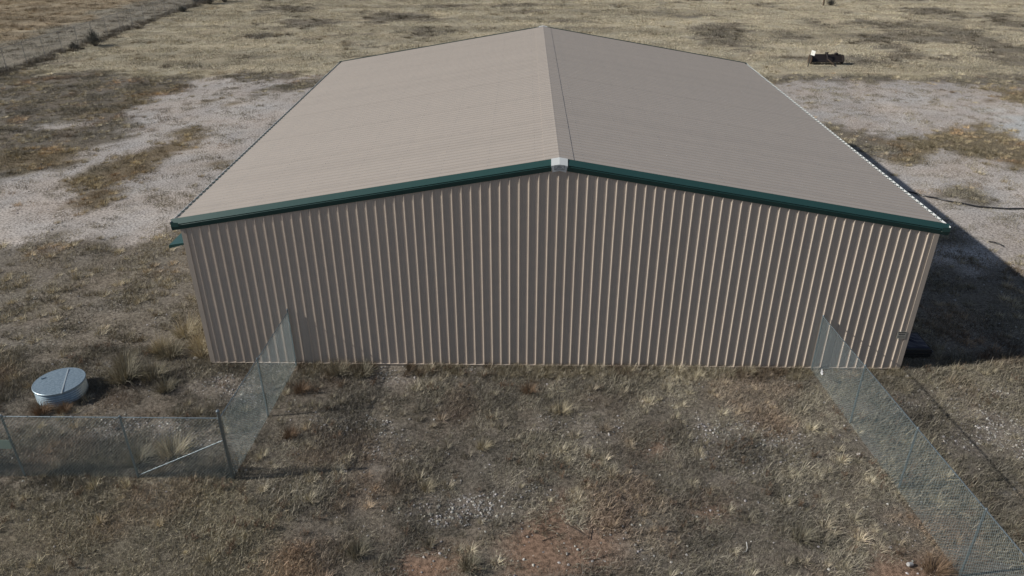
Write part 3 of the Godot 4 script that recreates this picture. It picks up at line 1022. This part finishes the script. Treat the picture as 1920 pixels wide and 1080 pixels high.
func build_objects() -> void:
	# round galvanised tank with a lid
	var zinc := grained(lin(0.36, 0.45, 0.51), 0.36, 0.55, noise_tex(0.02, Color(0.78, 0.8, 0.82), Color(1, 1, 1), 5, 512, false, 0, 31), 1.1, noise_tex(0.008, Color.BLACK, Color.WHITE, 3, 512, true, 5.0, 32), 0.35)
	var t := thing("stock_tank", "low round galvanised steel tank with corrugated side and flat lid in the grass", "tank", Vector3(-16.55, 0, 1.88), 0.0)
	var b := MB.new()
	var prof := [Vector2(0.76, -0.05)]
	for k in 23: prof.append(Vector2(0.765 + 0.014 * cos(k * PI * 0.5), 0.02 + k * 0.02))
	b.lathe(prof, 56)
	put("corrugated_wall", b.done(), zinc, t)
	b = MB.new()
	b.lathe([Vector2(0.785, 0.455), Vector2(0.80, 0.46), Vector2(0.80, 0.495), Vector2(0.785, 0.505), Vector2(0.74, 0.502), Vector2(0.4, 0.516), Vector2(0.0, 0.524)], 56)
	var lid := put("lid", b.done(), zinc, t)
	b = MB.new()
	b.bevel_box(Vector3(-0.76, 0.506, -0.022), Vector3(0.74, 0.534, 0.022), 0.008, Transform3D(Basis(Vector3.UP, 1.93), Vector3(0.22, 0, 0.02)))
	put("lid_seam", b.done(), plain(lin(0.46, 0.52, 0.55), 0.35, 0.5), lid)
	b = MB.new()
	b.bevel_box(Vector3(-0.07, 0.50, -0.035), Vector3(0.07, 0.545, 0.035), 0.008, Transform3D(Basis(Vector3.UP, 0.6), Vector3(-0.60, 0, -0.12)))
	put("latch", b.done(), zinc, lid)

	# wide farm implement far out on the field
	var iron := grained(lin(0.028, 0.024, 0.026), 0.65, 0.2, noise_tex(0.05, Color(0.6, 0.5, 0.45), Color(1, 1, 1), 4, 256, false, 0, 41), 1.0)
	var rust := grained(lin(0.10, 0.075, 0.055), 0.8, 0.1, noise_tex(0.05, Color(0.6, 0.5, 0.4), Color(1, 1, 1), 4, 256, false, 0, 42), 0.6)
	t = thing("farm_implement", "wide dark farm implement with long trough standing on the field behind the shed", "implement", Vector3(27.8, 0, -51.9), 0.0)
	t.scale = Vector3(1.0, 0.85, 0.9)
	var rows := []
	for x in [-1.45, 1.45]:
		var row := []
		for q in [[-0.42, 0.30], [-0.46, 1.0], [-0.30, 1.02], [0.05, 0.42], [0.42, 0.32], [0.42, 0.26], [0.0, 0.34]]: row.append(Vector3(x, q[1], q[0]))
		rows.append(row)
	b = MB.new()
	rows.reverse()
	b.loft(rows, true, true)
	put("trough", b.done(), iron, t)
	for x in [-1.52, 1.52]:
		b = MB.new()
		rows = []
		for w in [-0.03, 0.03]:
			var row := []
			for k in 18:
				var ang := TAU * k / 18.0
				row.append(Vector3(x + w, 0.52 + 0.52 * sin(ang), cos(ang) * 0.56))
			rows.append(row)
		b.loft(rows, true, true)
		put("end_plate", b.done(), iron if x > 0 else rust, t)
	for k in 9:
		b = MB.new()
		b.tube([Vector3(-1.3 + k * 0.325, 0.34, 0.36), Vector3(-1.3 + k * 0.325, 0.20, 0.46), Vector3(-1.3 + k * 0.325, 0.02, 0.42)], 0.022, 6)
		put("tine", b.done(), rust, t)
	put("cross_bar", bar(Vector3(-1.5, 0.33, 0.44), Vector3(1.5, 0.33, 0.44), 0.035), iron, t)
	b = MB.new()
	b.tube([Vector3(-0.16, 0.95, -0.15), Vector3(-0.10, 1.26, 0.02), Vector3(0.05, 0.55, 0.5)], 0.05, 8)
	b.tube([Vector3(0.10, 0.95, -0.15), Vector3(0.02, 1.24, 0.02), Vector3(-0.05, 0.55, 0.5)], 0.05, 8)
	b.bevel_box(Vector3(-0.20, 1.17, -0.06), Vector3(0.12, 1.29, 0.06), 0.015)
	put("hitch_frame", b.done(), iron, t)
	b = MB.new()
	b.tube([Vector3(0.0, 0.62, 0.45), Vector3(0.32, 0.30, 1.05), Vector3(0.45, 0.10, 1.35)], 0.05, 8)
	put("tongue", b.done(), rust, t)
	b = MB.new()
	b.lathe([Vector2(0.0, 1.0), Vector2(0.17, 1.0), Vector2(0.19, 1.08), Vector2(0.15, 1.17), Vector2(0.0, 1.2)], 14, Vector3(1.0, 0, -0.36))
	put("gear_cover", b.done(), iron, t)

	# the white sign on its leaning post in front of it
	t = thing("post_sign", "small white square sign on a leaning dark post in front of the farm implement", "sign", Vector3(25.7, 0, -50.55), -0.75)
	t.rotation.z = -0.10
	b = MB.new()
	b.box(Vector3(-0.045, -0.1, -0.02), Vector3(0.045, 1.45, 0.02))
	put("post", b.done(), plain(lin(0.03, 0.035, 0.033), 0.7), t)
	b = MB.new()
	b.bevel_box(Vector3(-0.20, 1.12, 0.021), Vector3(0.20, 1.56, 0.03), 0.004, Transform3D(Basis(Vector3.BACK, -0.05), Vector3(0.08, 0, 0)))
	put("plate", b.done(), plain(lin(0.78, 0.80, 0.76), 0.5), t)
	b = MB.new()
	b.box(Vector3(-0.04, 1.28, 0.03), Vector3(0.16, 1.30, 0.034))
	b.box(Vector3(-0.02, 1.36, 0.03), Vector3(0.17, 1.39, 0.034))
	put("faded_print", b.done(), plain(lin(0.55, 0.56, 0.53), 0.6), t)

	# black pipe that leaves the shed's far side
	var poly := plain(lin(0.022, 0.022, 0.024), 0.25)
	var thick := 0.04
	var curve := Curve3D.new()
	for q in [[12.6, -20.5], [15.5, -19.3], [18.2, -18.3], [20.3, -17.6], [21.2, -16.66], [22.1, -15.9], [23.2, -15.3], [24.24, -15.1], [25.4, -15.12], [28.0, -15.6], [31.0, -15.2]]:
		curve.add_point(Vector3(q[0], height(q[0], q[1]) + 0.055, q[1]), Vector3(-0.35, 0, -0.08), Vector3(0.35, 0, 0.08))
	b = MB.new()
	var path := []
	for q in curve.tessellate(4, 3.0): path.append(q)
	b.tube(path, thick, 10)
	var hose := put("black_pipe", b.done(), poly)
	tag(hose, "long black plastic pipe lying across the pale gravel right of the shed", "pipe")
	b = MB.new()
	b.tube([Vector3(21.2, 0.05, -10.85), Vector3(21.42, 0.06, -10.75), Vector3(21.55, 0.05, -10.6), Vector3(21.64, 0.04, -10.35)], 0.028, 8)
	tag(put("pipe_offcut", b.done(), poly), "short dark offcut of pipe on gravel at the edge of the shed's shadow", "pipe")

	# stack of boards under a blue sheet in the shade
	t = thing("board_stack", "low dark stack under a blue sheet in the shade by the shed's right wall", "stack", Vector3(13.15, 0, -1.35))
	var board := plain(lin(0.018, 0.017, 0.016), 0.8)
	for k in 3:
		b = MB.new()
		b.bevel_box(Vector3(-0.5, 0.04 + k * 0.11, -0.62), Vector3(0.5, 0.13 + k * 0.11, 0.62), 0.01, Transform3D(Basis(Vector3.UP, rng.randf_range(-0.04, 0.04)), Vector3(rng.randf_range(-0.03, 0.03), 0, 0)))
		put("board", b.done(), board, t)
	b = MB.new()
	rows = []
	for i in 9:
		var row := []
		for j in 9:
			var x := -0.56 + j * 0.14
			var z := -0.62 + i * 0.155
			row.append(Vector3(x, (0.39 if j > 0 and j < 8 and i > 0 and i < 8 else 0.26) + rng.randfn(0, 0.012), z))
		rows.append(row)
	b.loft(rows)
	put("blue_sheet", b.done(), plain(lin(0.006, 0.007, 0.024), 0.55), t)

	# posts at the far side of the field
	var wood := grained(lin(0.19, 0.155, 0.115), 0.9, 0.0, noise_tex(0.05, Color(0.6, 0.55, 0.5), Color(1, 1, 1), 4, 256, false, 0, 51), 0.5)
	for q in [[41.54, -91.9, 2.1, 0.13, "thick wooden post beside a grey shrub at the far right of the field"], [23.3, -97.2, 1.6, 0.09, "leftmost of three dark posts at the far edge of the field"], [26.9, -97.0, 1.6, 0.08, "middle of three dark posts at the far edge of the field"], [27.7, -97.1, 1.7, 0.08, "rightmost of three dark posts at the far edge of the field"]]:
		b = MB.new()
		b.lathe([Vector2(q[3], -0.1), Vector2(q[3] * 0.95, q[2] * 0.6), Vector2(q[3] * 0.9, q[2]), Vector2(q[3] * 0.7, q[2] + 0.03), Vector2(0, q[2] + 0.03)], 10)
		var o := put("wooden_post", b.done(), wood)
		o.position = Vector3(q[0], 0, q[1])
		o.rotation.z = rng.randf_range(-0.05, 0.05)
		tag(o, q[4], "post", "posts at the far side of the field")

	# small litter on the dirt in front
	b = MB.new()
	b.lathe([Vector2(0.0, 0.0), Vector2(0.05, 0.0), Vector2(0.055, 0.01), Vector2(0.055, 0.13), Vector2(0.045, 0.145), Vector2(0.0, 0.142)], 14)
	var can := put("tin_can", b.done(), plain(lin(0.46, 0.46, 0.46), 0.45, 0.3))
	can.transform = Transform3D(Basis(Vector3(0.3, 0, 1).normalized(), 1.35), Vector3(8.72, 0.05, 8.74))
	tag(can, "pale empty can lying on red dirt at the foot of the right fence", "can")
	b = MB.new()
	b.tube([Vector3(-0.06, 0.02, 0.05), Vector3(0.03, 0.03, 0.03), Vector3(0.08, 0.05, -0.06), Vector3(0.09, 0.10, -0.22)], 0.012, 6)
	var bent := put("bent_pipe", b.done(), plain(lin(0.46, 0.46, 0.44), 0.5))
	bent.position = Vector3(4.64, 0.0, 8.35)
	tag(bent, "small bent white pipe sticking out of the grass left of the can", "pipe")
	# dead twigs on the bare dirt
	var bark := plain(lin(0.045, 0.036, 0.03), 0.9)
	for q in [[-0.15, 7.9, 0.5, 0.9, "dark forked twig in the middle of the bare red dirt"], [0.35, 7.75, -0.7, 0.8, "dark twig pointing away on the red dirt, right of the middle twig"], [0.75, 7.7, 1.3, 0.7, "short upright-lying twig at the far rim of the red dirt"], [1.15, 8.55, 0.35, 0.9, "long dark twig nearest the camera on the red dirt"], [1.95, 7.95, 0.25, 0.8, "rightmost dark twig, half in the grass beside the red dirt"], [-0.75, 7.9, 0.3, 0.6, "leftmost and smallest dark twig on the red dirt"]]:
		b = MB.new()
		var l: float = q[3]
		var p0 := Vector3(-l / 2, 0.015, 0)
		var p1 := Vector3(0, 0.03, rng.randf_range(-0.05, 0.05))
		var p2 := Vector3(l / 2, 0.03, rng.randf_range(-0.08, 0.08))
		b.tube([p0, p1, p2], [0.011, 0.008, 0.004], 5)
		b.tube([p1, p1 + Vector3(l * 0.22, 0.05, 0.16)], [0.006, 0.003], 5)
		b.tube([p1.lerp(p0, 0.5), p1.lerp(p0, 0.5) + Vector3(l * 0.18, 0.04, -0.13)], [0.006, 0.003], 5)
		var o := put("dead_twig", b.done(), bark)
		o.position = Vector3(q[0], height(q[0], q[1]) + 0.005, q[1])
		o.rotation.y = q[2]
		tag(o, q[4], "twig", "dead twigs on the red dirt")

func leaf_material(rough := 0.85) -> StandardMaterial3D:
	var m := StandardMaterial3D.new()
	m.vertex_color_use_as_albedo = true
	m.albedo_color = Color(1, 1, 1)
	m.roughness = rough
	m.metallic_specular = 0.25
	m.cull_mode = BaseMaterial3D.CULL_DISABLED
	m.backlight_enabled = true
	m.backlight = Color(0.4, 0.36, 0.28)
	return m

func grow() -> void:
	var lm := leaf_material()
	var turf_near := []
	for k in 4: turf_near.append(turf_mesh(0.23, 64, 0.145, 0.0100))
	var turf_mid := []
	for k in 3: turf_mid.append(turf_mesh(0.34, 60, 0.11, 0.016))
	var turf_far := []
	for k in 3: turf_far.append(turf_mesh(0.75, 80, 0.12, 0.035))
	var bunches := []
	for k in 3: bunches.append(bunch_mesh(70, 0.30, 0.09, 0.009, 1.0))
	var bunch_far := []
	for k in 2: bunch_far.append(bunch_mesh(60, 0.30, 0.16, 0.02, 1.1))
	var weeds := []
	for k in 3: weeds.append(weed_mesh(0.32, 8))
	var stones := []
	for k in 3: stones.append(stone_mesh())

	var near := []
	var mids := []
	var far := []
	var tufts := []
	var far_tufts := []
	var forbs := []
	var pebbles := []
	# fields: [x0, x1, z0, z1, step, list]
	for area in [[-20.0, 20.5, -1.0, 11.0, 0.145, 0], [-50.0, -12.2, -48.0, -1.0, 0.28, 1], [-40.0, -20.0, -1.0, 10.0, 0.28, 1], [12.2, 46.0, -48.0, -1.0, 0.28, 1], [20.5, 34.0, -1.0, 8.0, 0.28, 1], [-98.0, -50.0, -106.0, -20.0, 0.6, 2], [-50.0, 92.0, -108.0, -48.0, 0.6, 2]]:
		var step: float = area[4]
		for j in int((area[3] - area[2]) / step):
			for i in int((area[1] - area[0]) / step):
				var x: float = area[0] + (i + rng.randf()) * step
				var z: float = area[2] + (j + rng.randf()) * step
				if inside_shed(x, z, 0.03): continue
				# leave out what lies outside the picture
				if absf(x + 1.0) > (24.0 - z) * 0.86 + 3.0: continue
				var loose := 0.12 if area[5] == 0 else (0.55 if area[5] == 1 else 0.8)
				var kind: Array = kinds[at_cell(x + rng.randfn(0, loose), z + rng.randfn(0, loose))]
				var a := mid.get_noise_2d(x, z)
				var bb := big.get_noise_2d(x + 200.0, z)
				if rng.randf() > kind[1] * (1.0 + 0.9 * a): continue
				var t: float = clamp(0.5 + 0.8 * mid.get_noise_2d(x * 1.7 + 60.0, z * 1.7) + 0.8 * mid.get_noise_2d(x * 0.5 + 160.0, z * 0.5) + 0.35 * bb + rng.randfn(0, 0.14), 0.0, 1.0)
				var c: Color = kind[2].lerp(kind[3], t)
				var f := rng.randf_range(0.62, 1.38) * (1.30 if area[5] == 0 else 1.40)
				var red := maxf(0.0, mid.get_noise_2d(x * 0.6 - 70.0, z * 0.6) - 0.15) * 0.7 if area[5] < 2 else 0.0
				c = Color(c.r * f * (1.0 + red * 0.3), c.g * f * (1.0 - red * 0.25), c.b * f * (1.0 - red * 0.4))
				if area[5] == 2:
					var mown := 1.0 + 0.42 * mid.get_noise_2d(x * 0.05, z * 0.75)
					c = Color(c.r * mown, c.g * mown, c.b * mown)
				var s := rng.randf_range(0.55, 1.35) * (1.0 + 0.8 * a) * (1.3 if area[5] == 0 and x > 9.6 else 1.0)
				var spot := [Vector3(x, height(x, z), z), rng.randf() * TAU, s, c, rng.randf_range(0.7, 1.3)]
				[near, mids, far][area[5]].append(spot)
				var more: float = kind[4] * (1.0 + 1.6 * mid.get_noise_2d(x * 0.8 + 20.0, z * 0.8 + 9.0))
				if area[5] == 0:
					more *= 0.20
					if z < 0.9 and absf(x) < 9.3: more *= 4.0
				if rng.randf() < more:
					var pale := Color(c.r * 1.45, c.g * 1.43, c.b * 1.36)
					if area[5] == 0: tufts.append([spot[0], rng.randf() * TAU, 0.45 + 1.0 * pow(rng.randf(), 1.8), pale, rng.randf_range(0.7, 1.2)])
					elif area[5] == 1: far_tufts.append([spot[0], rng.randf() * TAU, rng.randf_range(0.5, 1.2), pale, rng.randf_range(0.6, 1.1)])
					else: far_tufts.append([spot[0], rng.randf() * TAU, rng.randf_range(1.0, 2.6), Color(c.r * 0.75, c.g * 0.72, c.b * 0.7), rng.randf_range(0.4, 0.8)])
				if area[5] == 0 and rng.randf() < 0.025 * (1.0 + 2.5 * mid.get_noise_2d(x * 0.5 + 33.0, z * 0.5)):
					forbs.append([spot[0], rng.randf() * TAU, rng.randf_range(0.5, 1.2), Color(0.19, 0.135, 0.098) * rng.randf_range(0.7, 1.3), rng.randf_range(0.7, 1.1)])
	# the fringe of taller grass along the foot of the front wall
	for k in 1150:
		var x := rng.randf_range(-9.0, 12.3)
		var z := 0.07 + 0.65 * pow(rng.randf(), 1.6)
		if mid.get_noise_2d(x * 0.9, 7.0) < -0.22 or (x > 9.2 and rng.randf() < 0.6): continue
		var g := rng.randf()
		var c := Color(0.34, 0.30, 0.215).lerp(Color(0.18, 0.162, 0.125), g) if mid.get_noise_2d(x * 0.6, 90.0) > -0.12 else Color(0.17, 0.135, 0.10)
		tufts.append([Vector3(x, height(x, z), z), rng.randf() * TAU, rng.randf_range(0.35, 1.15), c, rng.randf_range(0.6, 1.1)])
	# stones
	for area in [[-20.0, 20.0, 0.05, 11.0, 0.16], [-37.0, -12.3, -46.0, 2.0, 0.5], [12.3, 42.0, -46.0, 2.0, 0.5]]:
		var step: float = area[4]
		for j in int((area[3] - area[2]) / step):
			for i in int((area[1] - area[0]) / step):
				var x: float = area[0] + (i + rng.randf()) * step
				var z: float = area[2] + (j + rng.randf()) * step
				if inside_shed(x, z, 0.05): continue
				if absf(x + 1.0) > (24.0 - z) * 0.86 + 2.0: continue
				var kind: Array = kinds[at_cell(x, z)]
				var lots: float = kind[5] * step * step * clamp(1.0 + 2.2 * mid.get_noise_2d(x * 1.3 + 11.0, z * 1.3), 0.05, 3.0)
				while lots > rng.randf():
					lots -= 1.0
					var g := (0.15 + 0.40 * pow(rng.randf(), 1.5))
					var u := x + rng.randf_range(-0.5, 0.5) * step
					var w := z + rng.randf_range(-0.5, 0.5) * step
					var big_one := 0.026 + 0.065 * pow(rng.randf(), 2.5)
					if step > 0.3: big_one *= 1.1
					pebbles.append([Vector3(u, height(u, w), w), rng.randf() * TAU, big_one, Color(g, g * rng.randf_range(0.93, 1.0), g * rng.randf_range(0.84, 1.0)), rng.randf_range(0.6, 1.1)])
	# weeds along the far fence
	for k in 520:
		var z := rng.randf_range(-108.0, -28.0)
		var x := -48.6 + rng.randfn(0, 0.55)
		if mid.get_noise_2d(x * 0.3, z * 0.5) < -0.15: continue
		far_tufts.append([Vector3(x, 0, z), rng.randf() * TAU, rng.randf_range(0.9, 2.4), Color(0.165, 0.150, 0.125) * rng.randf_range(0.7, 1.4), rng.randf_range(0.5, 1.0)])
	scatter("short_grass", turf_near, lm, near)
	scatter("dry_grass", turf_mid, lm, mids)
	scatter("field_grass", turf_far, lm, far)
	scatter("grass_tuft", bunches, lm, tufts)
	scatter("rough_grass", bunch_far, lm, far_tufts)
	scatter("dead_weed", weeds, lm, forbs)
	var sm := plain(Color(1, 1, 1), 0.9)
	sm.vertex_color_use_as_albedo = true
	scatter("gravel", stones, sm, pebbles)
	print("near ", near.size(), " mid ", mids.size(), " far ", far.size(), " tufts ", tufts.size(), " ftufts ", far_tufts.size(), " weeds ", forbs.size(), " stones ", pebbles.size())

	# clumps that stand out one by one
	var tall := []
	for k in 3: tall.append(bunch_mesh(360, 0.62, 0.22, 0.013, 0.95))
	var straw := Color(0.46, 0.415, 0.315)
	var red := Color(0.24, 0.172, 0.122)
	var grey := Color(0.27, 0.252, 0.20)
	var mats := {}
	for q in [
		[-13.0, -1.1, 1.85, straw, "large straw-coloured grass clump against the shed's front left corner"],
		[-13.2, -2.4, 1.6, straw, "tall dry grass clump further back along the shed's left wall"],
		[-13.9, -0.5, 1.5, grey, "grey-tan grass clump just left of the shed's front left corner"],
		[-16.7, 2.9, 1.05, red, "rusty red-brown weed clump at the near foot of the round tank"],
		[-16.0, 2.85, 0.8, red, "smaller reddish weed clump right of the tank's near foot"],
		[-14.9, 1.0, 1.75, grey, "bushy grey-tan clump between the round tank and the shed"],
		[-14.0, 0.9, 1.5, grey, "grey-tan clump halfway between the tank and the shed corner"],
		[-11.6, 4.9, 1.6, straw, "swept pale grass clump behind the brace rail of the corner fence"],
		[-12.5, 5.2, 1.4, grey, "brown grass clump round the fence post where the brace ends"],
		[0.15, 2.6, 1.0, straw, "pale upright grass clump in the middle of the fenced yard"],
		[-2.3, 4.4, 0.75, straw, "narrow pale grass spike on the stony ground nearer than the yard's middle"],
		[-7.6, 0.5, 1.4, grey, "dense grey-brown clump at the wall beside the left fence"],
		[-6.7, 0.6, 1.2, grey, "small grey-brown clump at the wall right of the left fence"],
		[2.6, 0.35, 0.7, straw, "straw clump at the wall right of its middle"],
		[5.0, 0.35, 0.65, straw, "straw clump at the wall between its middle and the right fence"],
		[6.8, 0.35, 0.75, straw, "pale grass spike at the wall left of the right fence"],
		[-0.9, 1.5, 0.9, red, "red-brown weed clump near the wall's middle"],
		[-3.8, 6.2, 0.7, straw, "pale clump left of the white stone patch"],
		[-2.4, 9.0, 0.95, grey, "grey-green clump between the two bare red patches at the bottom"],
		[-5.3, 8.6, 1.0, grey, "dark grey clump left of the bare red dirt at the bottom"],
		[9.2, 8.9, 1.1, red, "brown weed clump leaning on the right fence near the can"],
		[6.2, 7.9, 0.95, grey, "grey grass clump on the yard left of the can"],
		[-8.3, 4.0, 0.8, red, "reddish weed clump on the yard side of the left fence"],
		[-8.6, 1.6, 0.95, red, "brown weed clump hugging the left fence near the wall"],
		[-13.9, -1.9, 1.7, straw, "second straw clump along the shed's left wall, counted from the front corner"],
		[-14.4, -0.8, 1.4, straw, "outermost straw clump of the group at the shed's front left corner"],
		[-12.8, -0.5, 1.2, straw, "low straw clump nearest to the shed's front left corner"],
		[-15.3, 0.2, 1.3, grey, "grey clump behind the bushy clump between tank and shed"],
		[-13.2, 1.6, 1.1, grey, "low grey clump in the gravel between the left fence and the tank"],
	]:
		if not mats.has(q[3]):
			var m := leaf_material()
			m.albedo_color = q[3].linear_to_srgb()
			mats[q[3]] = m
		var o := put("grass_clump", tall[rng.randi() % 3], mats[q[3]])
		o.position = Vector3(q[0], height(q[0], q[1]), q[1])
		o.rotation.y = rng.randf() * TAU
		var s: float = q[2] * 0.9
		o.scale = Vector3(s, s * rng.randf_range(0.75, 1.0), s)
		tag(o, q[4], "grass clump", "grass clumps that stand out")

	# shrubs along the far fence and the field's edge
	var bush := [shrub_mesh(1.15, 1.45, 1500), shrub_mesh(0.9, 0.9, 900)]
	var bm := leaf_material()
	bm.albedo_color = lin(0.115, 0.118, 0.110)
	for q in [
		[-47.1, -60.0, 1.15, 0, "large dark rounded shrub standing alone before the far left fence"],
		[-48.3, -58.2, 0.8, 1, "low grey shrub left of the large dark shrub at the far fence"],
		[-47.6, -84.5, 0.95, 1, "small dark shrub at the far fence below the picture's top edge"],
		[-46.8, -92.5, 1.3, 0, "dark bush at the far end of the left fence"],
		[-45.4, -94.5, 1.2, 0, "rightmost dark bush at the far end of the left fence"],
		[-49.3, -94.0, 1.1, 1, "grey bush behind the far end of the left fence"],
		[42.7, -92.2, 1.0, 1, "grey shrub right of the thick wooden post at the field's far side"],
	]:
		var o := put("shrub", bush[q[3]], bm)
		o.position = Vector3(q[0], 0, q[1])
		o.rotation.y = rng.randf() * TAU
		o.scale = Vector3.ONE * q[2]
		tag(o, q[4], "shrub", "shrubs along the field's edges")
	# larger pale stones
	var pale := plain(lin(0.52, 0.50, 0.47), 0.9)
	for q in [[9.0, 4.62, 0.16, "flat pale stone at the foot of the right fence"], [-12.9, -0.3, 0.22, "pale stone at the shed's front left corner"], [12.3, 0.45, 0.18, "pale stone at the shed's front right corner"], [2.9, 2.05, 0.12, "white stone in the grass right of the tall middle clump"]]:
		var o := put("pale_stone", stones[rng.randi() % 3], pale)
		o.position = Vector3(q[0], height(q[0], q[1]), q[1])
		o.scale = Vector3(q[2], q[2] * 0.8, q[2])
		o.rotation.y = rng.randf() * TAU
		tag(o, q[3], "stone", "larger pale stones")
